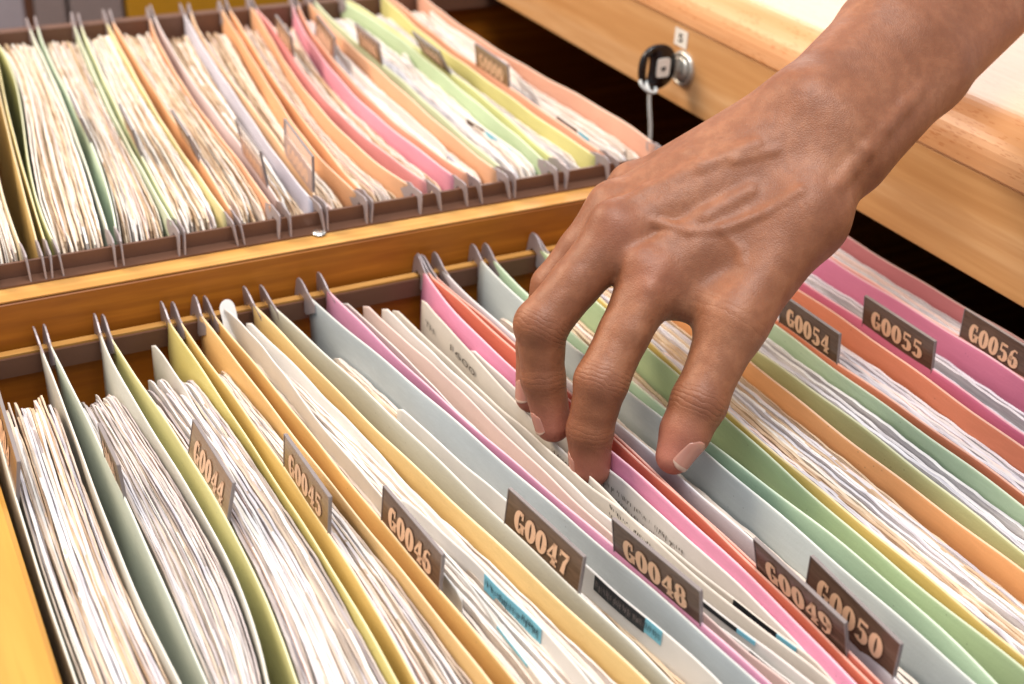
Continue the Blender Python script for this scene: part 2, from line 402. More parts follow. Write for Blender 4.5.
mb=MB(); mb.box(sc+[-.006,-.0008,.0036],sc+[.006,.0008,.0042]); mb.box(sc+[-.0008,-.006,.0036],sc+[.0008,.006,.0043]); mb.make('screw_slot',M_rail,sw)
# ------------------------------------------------------------------ cabinet above the open drawers
XC=1.556; ZBOT=.072; ZFT=.238
cb=thing('filing_cabinet',(2.6,1.8,-2.05),'pale wooden cabinet with rounded worktop edge above the dark gap','cabinet')
MB().box((XC,-.4,ZBOT),(XC+.09,5.0,ZFT),.002).make('face_board',M_face,cb)
# worktop slab with a rounded nose
r=.068; prof=[(XC+.03,ZFT+.001)]
x0=XC-.006; prof=[(XC+.60,ZFT+.002),(x0+.004,ZFT+.002),(x0,ZFT+.007)]
for i in range(0,11):
    a=math.radians(90*i/10); prof.append((x0+r-r*math.cos(a),ZFT+.022+r*math.sin(a)))
prof+=[(XC+2.2,ZFT+.022+r),(XC+2.2,ZFT+.002)]
m=len(prof); V=[(x,y,z) for y in (-.4,5.0) for x,z in prof]; Fc=[(i,(i+1)%m,(i+1)%m+m,i+m) for i in range(m)]+[tuple(range(m-1,-1,-1)),tuple(range(m,2*m))]
mesh('worktop',V,Fc,M_slab,cb)
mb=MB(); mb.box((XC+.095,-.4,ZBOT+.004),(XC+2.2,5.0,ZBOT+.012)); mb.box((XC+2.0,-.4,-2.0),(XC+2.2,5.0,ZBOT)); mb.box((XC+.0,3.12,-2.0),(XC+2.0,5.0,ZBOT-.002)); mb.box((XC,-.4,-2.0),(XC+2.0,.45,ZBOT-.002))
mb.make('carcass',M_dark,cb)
# lock
LC=bpx((684,68.5),XC); rL=abs(bpx((684,50),XC)[2]-bpx((684,87.5),XC)[2])/2
lk=MB().lathe([(rL*.99,0),(rL,.004),(rL*.95,.009),(rL*.80,.011),(rL*.74,.008),(rL*.72,.004)],LC,(-1,0,0),48).make('lock',M_steel,cb,smooth=True)
MB().lathe([(rL*.70,.001),(rL*.70,.012),(rL*.64,.0145),(0,.0145)],LC,(-1,0,0),40).make('lock_core',M_steel,lk,smooth=True)
MB().lathe([(rL*.735,.0035),(rL*.70,.0036)],LC,(-1,0,0),40).make('lock_gap',M_dark,lk)
# number sticker above the lock
sp=[bpx(p,XC) for p in ((675,29),(688,29),(688,47),(675,47))]
c_=sum(sp)/4; hy=abs(sp[0][1]-sp[1][1])/2; hz=.5*abs(sp[0][2]+sp[1][2]-sp[2][2]-sp[3][2])/2
st=MB().box((XC-.0016,c_[1]-hy,c_[2]-hz),(XC-.0004,c_[1]+hy,c_[2]+hz)).make('number_sticker',M_stick,cb)
v,f=glyphs('5',.02); mesh('digit',[(XC-.0022,c_[1]+hy*.35-a*hy*.7,c_[2]-hz*.5+b*hz) for a,b in v],f,M_ink,st)
# key with black fob
yk=LC[1]; BC=bpy_((657,67),yk)
kd=thing('key',(BC[0],yk,BC[2]-.05),'black oval plastic key bow with small pale sticker standing in the round cabinet lock','key')
bx=np.array([1,0,0.]); bz=np.array([0,0,1.])
pe=bpy_((674.5,67),yk)[0]-bpy_((639,67),yk)[0]; ph_=bpy_((657,47),yk)[2]-bpy_((657,91),yk)[2]
a_,b_=pe/2,ph_/2
def sup(a,b,n=48,e=2.3): return [(a*math.copysign(abs(math.cos(t))**(2/e),math.cos(t)),b*math.copysign(abs(math.sin(t))**(2/e),math.sin(t))) for t in np.linspace(0,2*math.pi,n,endpoint=False)]
# ring with crescent slot: outer outline, slot on the left
mb=MB(); N=64; T=.016
outer=sup(a_,b_,N); slot=[(-a_*.52+a_*.16*math.cos(t),b_*.62*math.sin(t)) for t in np.linspace(0,2*math.pi,N,endpoint=False)]
V=[];Fc=[]
rings=[(.955,-T/2+.002,outer),(1,-T/2+.005,outer),(1,T/2-.005,outer),(.955,T/2-.002,outer)]
for s_,dy,pl in rings: V+=[BC+bx*p[0]*s_+bz*p[1]*s_+np.array([0,dy,0]) for p in pl]
V+=[BC+bx*p[0]+bz*p[1]+np.array([0,T/2-.002,0]) for p in slot]; V+=[BC+bx*p[0]+bz*p[1]+np.array([0,-T/2+.002,0]) for p in slot]
for k in range(5):
    for i in range(N): Fc.append((k*N+i,k*N+(i+1)%N,(k+1)*N+(i+1)%N,(k+1)*N+i))
for i in range(N): Fc.append((5*N+i,5*N+(i+1)%N,(i+1)%N,i))
bow=mesh('bow',V,Fc,M_fob,kd,smooth=True)
mb=MB(); cc=BC+bx*a_*.22+np.array([0,-T/2+.0005,0])
mb.extrude([(p[0],p[1]) for p in sup(a_*.36,b_*.42,32,6)],cc,bx,bz,(0,-1,0),.002); sk=mb.make('fob_sticker',M_stick,kd)
mb=MB()
for (x,z,sx,sz) in ((0,0,.3,.14),(.25,.2,.14,.25),(-.3,.25,.12,.16),(.05,.3,.08,.12)):
    mb.extrude([(x*a_*.3+p[0],z*b_*.3-.004+p[1]) for p in sup(sx*a_*.36,sz*b_*.36,10,2)],cc,bx,bz,(0,-1,0),.0028)
mb.make('sticker_mark',M_ink,sk)
MB().box((BC[0]+a_*.85,yk-.004,BC[2]-.014),(XC-.012,yk+.004,BC[2]+.014),.001).make('blade',M_steel,kd)
# string
hs=BC+bx*(-a_*.45)+bz*(-b_*.66)
def yz(px,py,dy=0): return bpy_((px,py),yk+dy)
pts=[yz(640,80,-.012),yz(641.5,85,-.018),yz(646,90,-.022),yz(652,92.5,-.022),yz(656,91,-.016),yz(654,87,.0),yz(649,84,.014),yz(646,82,.0),yz(647,86,-.012),yz(649.5,92,-.02)]
for q in (100,112,126,140,156,180,210): pts.append(yz(649.8+.6*math.sin(q*.11),q,-.02))
# catmull-smooth
def smoothpts(P,n=6):
    P=[P[0]]+list(P)+[P[-1]]; out=[]
    for i in range(1,len(P)-2):
        for k in range(n):
            t=k/n; a,b,c,d=P[i-1],P[i],P[i+1],P[i+2]
            out.append(.5*((2*b)+(-a+c)*t+(2*a-5*b+4*c-d)*t*t+(-a+3*b-3*c+d)*t**3))
    out.append(P[-2]); return out
o=MB().tube(smoothpts(pts),.0038,8).make('string',M_str,smooth=True); props(o,'thin white string looped through the black key bow and hanging down','string')
# ------------------------------------------------------------------ hanging folders
# every flap: colour + measured crest pixels, from the rail end outward
FR=dict(
 F0=('#d8dace',[(0,440),(20,513),(45,590),(77,684)]),
 F1a=('#e8e6da',[(40,347),(62,395),(100,513),(143,600),(180,684)]),
 F1b=('#dde6d8',[(47,340),(72,385),(130,513),(172,600),(207,684)]),
 F2a=('#e4e4d8',[(102,338),(130,395),(205,513),(240,590),(268,684)]),
 F2b=('#ebe69c',[(113,340),(150,398),(225,513),(256,580),(298,684)]),
 F3a=('#ebdb74',[(169,323),(184,342),(256,452),(298,513),(398,684)]),
 F3b=('#f1cf74',[(180,321),(200,350),(256,428),(316,513),(416,684)]),
 F4a=('#f0c474',[(202,317),(256,387),(356,513),(491,684)]),
 F4b=('#edbd5e',[(213,314),(256,366),(376,513),(512,678)]),
 F5a=('#f3cd78',[(253,305),(291,342),(380,432),(463,513),(560,600),(642,676)]),
 F5b=('#cfd2c8',[(273,305),(313,342),(400,425),(496,513),(580,594),(672,684)]),
 F6a=('#b7c4cc',[(310,297),(361,342),(430,400),(512,467),(562,513),(757,684)]),
 F6b=('#e18fba',[(328,291),(381,342),(440,395),(512,461),(574,513),(768,679)]),
 F7a=('#f593bf',[(421,268),(491,342),(524,387),(608,443),(684,513),(768,597),(850,676)]),
 F7b=('#d95a20',[(433,278),(506,343),(608,432),(700,514),(766,584),(876,684)]),
 F7c=('#cc4c16',[(440,279),(513,343),(612,432),(706,514),(772,584),(882,684)]),
 F8a=('#cdccd8',[(441,266),(512,336),(612,417),(724,513),(803,588),(900,684)]),
 F8b=('#bfcbcb',[(478,258),(512,291),(619,383),(697,447),(778,513),(977,684)]),
 F9a=('#bfe0be',[(492,256),(512,281),(622,374),(704,434),(800,513),(998,684)]),
 F9b=('#a9c492',[(643,344),(722,412),(830,513),(1024,668)]),
 F10a=('#e2bf4e',[(648,342),(730,410),(845,513),(1024,656)]),
 F10b=('#f3a651',[(698,321),(768,374),(943,513),(1024,572)]),
 F11a=('#c3ca86',[(655,285),(768,359),(973,513),(1024,550)]),
 F11b=('#acc9a4',[(800,342),(1024,508)]),
 F12a=('#e07030',[(810,342),(1024,495)]),
 F12b=('#da6c26',[(798,290),(875,342),(1024,447)]),
 F13a=('#de5a8a',[(805,283),(893,342),(1024,432)]),
 F13b=('#d2608f',[(830,258),(965,342),(1024,381)]),
 F14a=('#e08a80',[(835,258),(970,342),(1024,377)]),
 F14b=('#bb545e',[(848,236),(1024,343)]),
)
BR=dict(  # hues of the left flaps carry lens haze as paler colour
 Z0=('#e9d8b0',[(-30,140),(-8,250)]),
 Z1=('#ecd9a8',[(-4,165),(0,183),(21,246)]),
 P0=('#dcb648',[(-8,60),(0,100),(19,171),(37,243)]),
 P1=('#e8d470',[(-4,55),(6,100),(23,171),(46,243)]),
 B1=('#d3da9e',[(-6,38),(16,82),(23,130),(31,171),(53,241)]),
 B2a=('#e6eedd',[(30,29),(62,100),(89,171),(109,235)]),
 B2b=('#dcf0d6',[(37,25),(66,92),(85,125),(101,171),(117,232)]),
 B3a=('#dcebc8',[(74,24),(100,87),(144,171),(172,224)]),
 B3b=('#edf0c4',[(80,22),(117,107),(151,171),(177,222)]),
 B4a=('#f2e492',[(107,22),(135,75),(160,117),(195,171),(227,216)]),
 B4b=('#f3a864',[(111,18),(142,70),(172,115),(206,171),(232,211)]),
 B5a=('#f2a35f',[(149,14),(172,67),(210,122),(246,171),(271,206)]),
 B5b=('#e0d2dc',[(154,16),(187,72),(232,135),(255,166),(281,204)]),
 B6a=('#d3d3ea',[(185,15),(215,65),(256,125),(288,171),(313,200)]),
 B6b=('#f4bd7c',[(191,13),(225,72),(256,112),(293,163),(318,198)]),
 B7a=('#f5ad62',[(222,10),(256,65),(286,112),(333,171),(357,193)]),
 B7b=('#f5a95c',[(229,9),(262,60),(298,112),(343,171),(363,191)]),
 B8a=('#f2ae6c',[(253,10),(286,62),(331,122),(391,171),(408,184)]),
 B8b=('#f28d92',[(258,10),(296,60),(348,122),(411,171),(427,182)]),
 B9a=('#ee86a8',[(293,4),(316,50),(368,107),(445,171),(455,177)]),
 B9b=('#f0a070',[(298,4),(318,40),(366,95),(456,166),(467,175)]),
 B10a=('#eea868',[(310,3),(338,32),(383,75),(436,120),(496,170)]),
 B10b=('#c9dcae',[(316,3),(356,40),(400,80),(452,124),(506,171)]),
 B11a=('#bfdca6',[(343,0),(396,37),(456,82),(512,135),(549,164)]),
 B11b=('#d9dc80',[(347,0),(402,36),(464,80),(520,132),(559,161)]),
 B12a=('#d9d264',[(386,0),(451,52),(512,102),(597,154)]),
 B12b=('#ec9a6c',[(393,0),(462,52),(520,97),(604,151)]),
 B13=('#e29870',[(428,0),(471,32),(512,60),(552,78),(610,115),(649,140)]),
)
names={'#c9cbbc':'pale grey','x':''}
folders_F=[('F0','F1a','pale grey green','G0042'),('F1b','F2a','sage green','G0043'),('F2b','F3a','lemon yellow','G0044'),('F3b','F4a','warm yellow','G0045'),('F4b','F5a','golden yellow','G0046'),
 ('F5b','F6a','grey and blue','G0047'),('F6b','F7a','pink','G0048'),('F7b','F7c','rust orange','G0049'),('F8a','F8b','pale blue grey','G0050'),('F9a','F9b','mint green','G0051'),
 ('F10a','F10b','yellow and orange','G0052'),('F11a','F11b','olive and green','G0053'),('F12a','F12b','burnt orange','G0054'),('F13a','F13b','deep pink','G0055'),('F14a','F14b','dusty rose','G0056')]
folders_B=[('Z0','Z1','cream'),('P0','P1','mustard yellow'),('B1','B2a','olive green'),('B2b','B3a','light green'),('B3b','B4a','lime and yellow'),('B4b','B5a','bright orange'),('B5b','B6a','lilac white'),
 ('B6b','B7a','peach'),('B7b','B8a','soft orange'),('B8b','B9a','rose and pink'),('B9b','B10a','apricot'),('B10b','B11a','pale green'),('B11b','B12a','yellow green'),('B12b','B13','salmon orange')]
tabs={'F0':((-6,390),(26,464),'G0042'),'F1b':((97,427),(125,467),'G0043'),'F2b':((195,423),(237,486),'G0044'),'F3b':((286,437),(333,500),'G0045'),'F4b':((384,489),(447,557),'G0046'),
 'F5b':((511,491),(586,560),'G0047'),'F6b':((613,521),(703,593),'G0048'),'F7c':((754,541),(848,625),'G0049'),'F8a':((808,560),(907,645),'G0050'),
 'F12a':((783,296),(840,337),'G0054'),'F13a':((866,298),(936,344),'G0055'),'F14a':((966,311),(1033,353),'G0056')}
btabs={'B12b':((478,45),(507,68)),'B11b':((412,33),(436,54)),'B10b':((358,25),(378,45)),'B9b':((318,17),(336,40)),'B8b':((277,17),(292,38)),'B6b':((285,122),(315,160)),'B5b':((237,122),(262,155)),
 'B2b':((66,93),(86,120)),'B3b':((118,106),(137,132)),'B4b':((172,112),(191,138))}
CUR={}
for k,(c,p) in FR.items(): CUR[k]=curve(p,0,YN,YF)
for k,(c,p) in BR.items(): CUR[k]=curve(p,ZB,BYN,BYF)
# keep neighbours from crossing
def order(keys,yn,yf,gap=.006):
    ys=np.linspace(yn,yf,60); prev=None
    for k in keys:
        x=CUR[k](ys)
        if prev is not None: x=np.maximum(x,prev+gap)
        CUR[k]=(lambda ys=ys,x=x:(lambda q: np.interp(q,ys,x)))(); prev=x
order(list(FR),YN,YF); order(list(BR),BYN,BYF)
seed=0
def folder(a,b,cname,number,row):
    global seed
    z,yn,yf=(0,YN,YF) if row=='front' else (ZB,BYN,BYF); D=FR if row=='front' else BR
    fa,fb=CUR[a],CUR[b]; ym=(yn+yf)/2; xb=float(fa(ym)+fb(ym))/2
    if row=='front':
        has=number not in ('G0042','G0043','G0051','G0052','G0053')
        lab=f'{cname} hanging folder numbered {number} in the front drawer' if has else f'{cname} hanging folder in the front drawer, its number not readable'
    else: lab=f'{cname} hanging folder in the rear drawer'
    if row!='front' and a in btabs: lab+=', a number tab on its front flap'
    t=thing('hanging_folder',(xb,ym,z-.78),lab,'hanging folder',f'hanging folders in the {row} drawer')
    for nm,key,fn in (('front_flap',a,fa),('back_flap',b,fb)):
        seed+=1
        fo=flap(nm,fn,z,yn,yf,xb+(-.004 if nm=='front_flap' else .004),card_mat(D[key][0],.17 if row=='front' else .26),t,seed)  # rear flaps get a stronger wash: lens glare mixed into the card colour
        if row=='front': hanger(fn,z,yf,1,fo,0,0,seed); hanger(fn,z,yn,-1,fo,0,0,seed+500)
        else: hanger(fn,z,yn,-1,fo,0,-.012,seed); hanger(fn,z,yf,1,fo,0,0,seed+500)
    for key in (a,b):
        if row=='front' and key in tabs: tab(t,CUR[key],z,*tabs[key])
        if row!='front' and key in btabs: 
            ct=key in ('B6b','B5b')
            tab(t,CUR[key],z,*btabs[key],'G0000',h=.062 if ct else .048,clear_top=ct)
for a,b,c,n in folders_F: folder(a,b,c,n,'front')
for a,b,c in folders_B: folder(a,b,c,None,'rear')
# ------------------------------------------------------------------ paper stacks
def smooth_noise(rs,q,freqs,amps):
    r=np.zeros_like(q)
    for f_,a_ in zip(freqs,amps): r=r+a_*np.sin(q*f_*(1+.3*rs.rand())+rs.uniform(0,6.28))
    return r
def sheet(fn_x,y0,y1,ztop,mat,parent,rs,th=.0015,rough=.003,bot=.2,name='sheet',corner=.03,jag=.0012,flare=0.0,ny=70,label=None):
    ys=np.linspace(y0,y1,ny); u=np.linspace(0,1,ny)
    x=fn_x(ys)+smooth_noise(rs,ys,(6,15,40),(rough,rough*.35,rough*.1))
    zt=ztop(ys) if callable(ztop) else np.full(ny,ztop)
    zt=zt+smooth_noise(rs,ys,(5,19,62,120),(.0022,.0012,jag*.7,jag*.5))
    e=np.minimum(u,1-u)*(y1-y0); k=np.clip(1-e/corner,0,1); zt=zt-k**2.5*corner*rs.uniform(.15,.5)
    wob=smooth_noise(rs,ys,(7,23,70),(.0011,.0004,.0002))
    lv=[bot,.08,.035,.014,.004,0]; V=[];Fc=[]
    P=[(-1,l) for l in lv]+[(1,l) for l in lv[::-1]]; m=len(P)
    for i in range(ny):
        for s_,l in P:
            top=max(0,1-l/.05)
            V.append((x[i]+s_*th/2+wob[i]*top*.6+flare*top*top,ys[i],zt[i]-l))
    for i in range(ny-1):
        for j in range(m-1): Fc.append((i*m+j,(i+1)*m+j,(i+1)*m+j+1,i*m+j+1))
    Fc.append(tuple(range(m))); Fc.append(tuple(range(ny*m-1,(ny-1)*m-1,-1)))
    return mesh(name,V,Fc,mat,parent,smooth=False,label=label)
def stack(a,b,row,n,depth,label,mat,y0=None,y1=None,dv=.008,tilt=0,seed=0,lo=.03,hi=.97,arch=.0):
    rs=np.random.RandomState(seed+900); z,yn,yf=(0,YN,YF) if row=='front' else (ZB,BYN,BYF)
    fa,fb=CUR[a],CUR[b]; y0=y0 or yn+.06; y1=y1 or yf-.07; ym=(y0+y1)/2
    t=thing('paper_stack',(float(fa(ym)+fb(ym))/2,ym,z-.4),label,'papers',f'paper stacks in the {row} drawer')
    n=int(n*1.9); gap=float(fb(ym)-fa(ym))*(hi-lo)/n
    for i in range(n):
        s_=(i+.5)/n; s_=lo+(hi-lo)*s_+rs.uniform(-.12,.12)/n
        fn=lambda q,s_=s_:(fa(q)+.004)*(1-s_)+(fb(q)-.004)*s_
        dz=depth+rs.uniform(0,dv)*(1 if i%3 else .4)
        zt=lambda q,dz=dz: z-dz+tilt*(q-ym)+arch*np.sin(np.clip((q-y0)/(y1-y0),0,1)*math.pi)
        pl=(i%5==2 and n>8); dz=dz-(.009 if pl else 0)
        sheet(fn,y0+rs.uniform(-.01,.05),y1-abs(rs.normal(0,.035)),zt,(M_white,M_cream,M_pinkp)[rs.randint(3)] if pl else (mat if not isinstance(mat,list) else mat[rs.randint(len(mat))]),t,rs,th=float(np.clip(gap*rs.uniform(.7,1.5),.0012,.006)),rough=rs.uniform(.0006,.0018) if (n>3) else .001,corner=rs.uniform(.02,.08))
    return t
FS=[('F0','F1a',17,.030,'thick worn papers with frayed corners inside the pale grey green folder at the front panel',[M_paper_dim,M_paper_warm,M_paper_dim,M_paper_cool],1.68),
 ('F1b','F2a',17,.034,'thick stack of thin crinkled papers inside the sage green folder',[M_paper_dim,M_paper_cool],1.66),
 ('F2b','F3a',14,.030,'papers with a printed sheet inside the lemon yellow folder G0044',[M_paper_dim,M_paper_cool],1.67),
 ('F3b','F4a',8,.040,'creased grey papers inside the warm yellow folder G0045',[M_paper_dim,M_paper_cool],1.67),
 ('F4b','F5a',13,.050,'papers with curled white top and blue label inside the golden folder G0046',[M_paper],1.70),
 ('F5b','F6a',12,.058,'cream papers with a black and blue label inside folder G0047',[M_paper,M_paper_warm],1.66),
 ('F6b','F7a',6,.075,'loose cream papers fanned open by the fingers inside pink folder G0048',[M_paper,M_paper_warm],1.66),
 ('F8a','F8b',3,.055,'few white papers inside the pale blue grey folder G0050',[M_paper],1.66),
 ('F9a','F9b',5,.055,'brown edged papers inside the mint green folder G0051',[M_paper_warm],1.66),
 ('F10a','F10b',13,.028,'wavy grey brown papers between the thin yellow and orange flaps of a front drawer folder',[M_paper_cool,M_paper_warm],1.68),
 ('F11a','F11b',4,.022,'thin papers inside the olive and green folder of the front drawer',[M_paper_cool],1.68),
 ('F12a','F12b',9,.034,'pale papers inside the burnt orange folder G0054',[M_paper_cool],1.68),
 ('F13a','F13b',3,.036,'thin papers inside the deep pink folder G0055',[M_paper_cool],1.68),
 ('F14a','F14b',8,.030,'white papers inside the dusty rose folder G0056 beside the dark gap',[M_paper_cool],1.70)]
ST={}
for i,(a,b,n,dp,lab,mt,y1) in enumerate(FS):
    ST[a]=stack(a,b,'front',n,dp*.85+(.002 if i<5 else .004),lab,mt,y1=y1,seed=i,arch=.020 if i<5 else 0,hi=.5 if a=='F6b' else .97)
BS=[('Z0','Z1',8,'cream'),('B1','B2a',15,'olive green'),('B2b','B3a',15,'light green'),('B3b','B4a',12,'lime and yellow'),('B4b','B5a',12,'bright orange'),('B5b','B6a',8,'lilac white'),
 ('B6b','B7a',8,'peach'),('B7b','B8a',12,'soft orange'),('B8b','B9a',8,'rose and pink'),('B9b','B10a',8,'apricot'),('B10b','B11a',13,'pale green'),('B11b','B12a',11,'yellow green'),('B12b','B13',13,'salmon orange')]
for i,(a,b,n,cn) in enumerate(BS):
    left=i<5
    ST[a]=stack(a,b,'rear',n,.014 if left else .028,f'worn papers inside the {cn} hanging folder of the rear drawer',[M_paper_warm,M_paper_warm,M_paper] if i<9 else [M_paper,M_paper_cool],seed=50+i,dv=.012,y0=BYN+.02,y1=BYF-.025,arch=.010 if left else 0)
# ------------------------------------------------------------------ single sheets that show their faces
def loose(pts,z,mat,label,y_round=.012,bot=.2,seed=1,group=None,drop_end=.02,th=.0012,top_lean=0.0,name='paper_sheet',wob=.0021,pair=None,ext=.22):
    P=np.array([bp(p,z) for p in pts])[:, :2]; o=np.argsort(P[:,1]); P=P[o]
    ym0=P[0,1]; y1=P[-1,1]; y0=max(ym0-ext,(YN if z<.05 else BYN)+.01) if ext else ym0; y0=min(y0,ym0); ys=np.linspace(y0,y1,60)
    c=np.polyfit(P[:,1],P[:,0],min(3,len(P)-1)); x=np.polyval(c,np.maximum(ys,ym0)); sl0=np.polyval(np.polyder(c),ym0); x=x+np.minimum(ys-ym0,0)*sl0*.5
    if pair: x=np.minimum(np.maximum(x,CUR[pair[0]](ys)+.0045),CUR[pair[1]](ys)-.0045)
    rs=np.random.RandomState(seed); zt=np.full(60,z)+smooth_noise(rs,ys,(19,47),(.0012,.0006))
    e=y1-ys; k=np.clip(1-e/drop_end,0,1); zt-=k**2*drop_end*.45
    e=ys-y0; k=np.clip(1-e/.02,0,1); zt-=k**2*.008
    w_=smooth_noise(rs,ys,(11,29,60),(wob,wob*.6,wob*.3))
    lv=[bot,.08,.045,.025,.012,.004,0]; Pf=[(-1,l) for l in lv]+[(1,l) for l in lv[::-1]]; m=len(Pf); V=[];Fc=[]
    for i in range(60):
        for s_,l in Pf: V.append((x[i]+s_*th/2+w_[i]*(.4+l*6 if l<.1 else 1)+top_lean*max(0,1-l/.06)**2,ys[i],zt[i]-l))
    for i in range(59):
        for j in range(m-1): Fc.append((i*m+j,(i+1)*m+j,(i+1)*m+j+1,i*m+j+1))
    Fc.append(tuple(range(m))); Fc.append(tuple(range(60*m-1,59*m-1,-1)))
    ob=mesh(name,V,Fc,mat,None,smooth=True,label=label,cat='paper',group=group)
    f_x=lambda q: np.interp(q,ys,x+w_*.4); f_z=lambda q: np.interp(q,ys,zt)
    return ob,f_x,f_z
def on_sheet(sh,pxa,pxb,d0,d1,mat,name,text=None,tmat=None,off=.0016,squig=0,seed=0,bold=.0,parent=None):
    """a sticker (mat given) and/or lettering laid on the left face of a sheet, between two crest pixels; d0..d1 = drop below the crest"""
    ob,fx,fz=sh; ya=bp(pxa,fz(1.0))[1]; yb=bp(pxb,fz(1.0))[1]
    ya=bp(pxa,float(fz(ya)))[1]; yb=bp(pxb,float(fz(yb)))[1]
    def at(s_,t_,o_=off):
        y=ya+(yb-ya)*s_; d=d0+(d1-d0)*t_; sl=(float(fx(y+.01))-float(fx(y-.01)))/.02; n=np.array([-1,sl,0]); n/=np.linalg.norm(n)
        return np.array([float(fx(y)),y,float(fz(y))-d])+n*o_
    st=None
    if mat:
        N=14; V=[at(i/N,t_,off) for i in range(N+1) for t_ in (0,1)]+[at(i/N,t_,off-.0006) for i in range(N+1) for t_ in (0,1)]
        K=2*(N+1); Fc=[(2*i,2*i+1,2*i+3,2*i+2) for i in range(N)]+[(K+2*i,K+2*i+2,K+2*i+3,K+2*i+1) for i in range(N)]
        Fc+=[(2*i,2*i+2,K+2*i+2,K+2*i) for i in range(N)]+[(2*i+1,K+2*i+1,K+2*i+3,2*i+3) for i in range(N)]+[(0,K,K+1,1),(2*N,2*N+1,K+2*N+1,K+2*N)]
        st=mesh(name,V,Fc,mat,parent or ob)
    V=[];Fc=[]
    if text:
        v,f=glyphs(text,bold); V=[at(a,1-b,off+.0008) for a,b in v]; Fc=list(f)
    if squig:
        rs=np.random.RandomState(seed)
        for r in range(squig):
            s_=0.02
            while s_<.97:
                wd=rs.uniform(.006,.02); 
                if rs.rand()<.82:
                    for q in range(rs.randint(1,3)):
                        a=s_+rs.uniform(0,wd*.5); t0=(r+.15+rs.uniform(0,.25))/squig; t1=t0+rs.uniform(.2,.55)/squig; b=a+wd*rs.uniform(.15,.5)
                        n0=len(V); V+=[at(a,t0,off+.0007),at(b,t0,off+.0007),at(b+wd*rs.uniform(-.2,.2),t1,off+.0007),at(a+wd*rs.uniform(-.2,.2),t1,off+.0007)]; Fc.append((n0,n0+1,n0+2,n0+3))
                s_+=wd
    if V: mesh('lettering' if text else 'print_lines',V,Fc,tmat or M_ink,st or parent or ob)
    return st
# the fanned pages of folder G0048
A=loose([(345,297),(372,320),(420,368),(470,418),(520,468),(600,543),(690,622),(760,684)],-.012,M_white,'white sheet at the front of the fanned pages in pink folder G0048',pair=('F6b','F7a'),top_lean=-0.006,seed=3)
B=loose([(364,302),(390,324),(440,370),(480,408),(540,466),(620,540),(700,608),(800,690)],-.016,M_pinkp,'faint pinkish sheet among the fanned pages in pink folder G0048',pair=('F6b','F7a'),top_lean=-0.002,seed=4)
Cc=loose([(381,305),(405,327),(450,367),(512,425),(560,478),(625,538),(704,595),(760,641),(830,700)],-.017,M_white,'white sheet with a black and cyan strip beside the card G0048',pair=('F6b','F7a'),top_lean=0.001,seed=5)
D=loose([(392,305),(415,328),(460,366),(520,420),(570,478),(640,528),(705,576),(742,596),(803,646),(860,700)],-.020,M_cream,'cream sheet with a black label and small cyan end right of card G0048',pair=('F6b','F7a'),top_lean=0.0,seed=6)
E1=loose([(415,299),(432,305),(454,330),(486,372),(517,407),(557,446),(606,496),(676,558),(746,614),(826,682)],-.019,M_cream,'cream sheet printed 1600 standing behind the index fingertip',pair=('F6b','F7a'),top_lean=0.002,seed=7,drop_end=.012)
E2=loose([(470,345),(520,392),(600,461),(640,497),(690,540),(740,582),(800,632),(875,700)],-.021,M_white,'white printed sheet against the pink back flap right of the index finger',pair=('F6b','F7a'),seed=8)
on_sheet(E1,(431,304),(441,314),.026,.036,None,'x',text='TH',bold=.0,tmat=M_inkgrey)
on_sheet(E1,(456,332),(478,360),.019,.030,None,'x',text='1600',tmat=M_inkgrey,bold=.0)
on_sheet(E2,(596,458),(690,540),.018,.046,None,'x',squig=2,seed=5,tmat=M_inkgrey)
on_sheet(E1,(556,440),(660,540),.006,.040,None,'x',squig=3,seed=9,tmat=M_ink)
on_sheet(E2,(800,632),(862,688),.030,.052,None,'x',text='0 002',tmat=M_inkgrey)
on_sheet(Cc,(704.5,595),(741,626),.001,.007,M_black,'black_strip'); on_sheet(Cc,(741,626),(758,640),.001,.007,M_cyan,'cyan_strip')
k=on_sheet(D,(741,596),(783,630),.001,.016,M_black,'black_label'); k=on_sheet(D,(783,630),(801,645),.002,.016,M_cyan,'cyan_label')
G_=loose([(690,606),(749,650),(790,682),(830,712)],-.024,M_white,'short white sheet with a thin black strip at the bottom of folder G0048',pair=('F6b','F7a'),seed=12)
on_sheet(G_,(749,650),(790,682),.001,.007,M_black,'black_strip')
# folder G0047
H=loose([(398,404),(450,452),(520,510),(560,546),(600,574),(646,616),(662,630),(720,684)],-.012,M_white,'white sheet with black and cyan label behind the card G0047',pair=('F5b','F6a'),seed=13)
on_sheet(H,(600,572),(646,617),.002,.024,M_black,'black_label',squig=1,seed=3,tmat=M_taupe)
on_sheet(H,(646,617),(662,631),.001,.022,M_cyan,'cyan_label',squig=1,seed=4)
# folder G0046
J=loose([(226,306),(237,317),(256,338),(290,377),(320,418),(345,452),(380,490)],.004,M_white,'white sheet with curled corner above the golden folder G0046',pair=('F4b','F5a'),top_lean=-0.003,seed=14,drop_end=.008)
K_=loose([(243,318),(262,335),(300,372),(350,428),(400,482),(450,531),(500,584),(560,648),(590,680)],-.012,M_white,'long white sheet next to the curled page in golden folder G0046',pair=('F4b','F5a'),top_lean=0.004,seed=15)
L_=loose([(400,494),(440,531),(484,571),(512,596),(541,628),(590,682)],-.004,M_white,'white sheet with cyan label right of the card G0046',pair=('F4b','F5a'),seed=16)
on_sheet(L_,(485,572),(541,628),.002,.026,M_cyan,'cyan_label',squig=1,seed=2)
L2=loose([(430,545),(470,585),(500,625),(530,665),(548,690)],-.018,M_white,'white sheet with thin blue streak low in golden folder G0046',pair=('F4b','F5a'),seed=17)
on_sheet(L2,(500,624),(528,664),.001,.005,M_cyan,'cyan_strip')
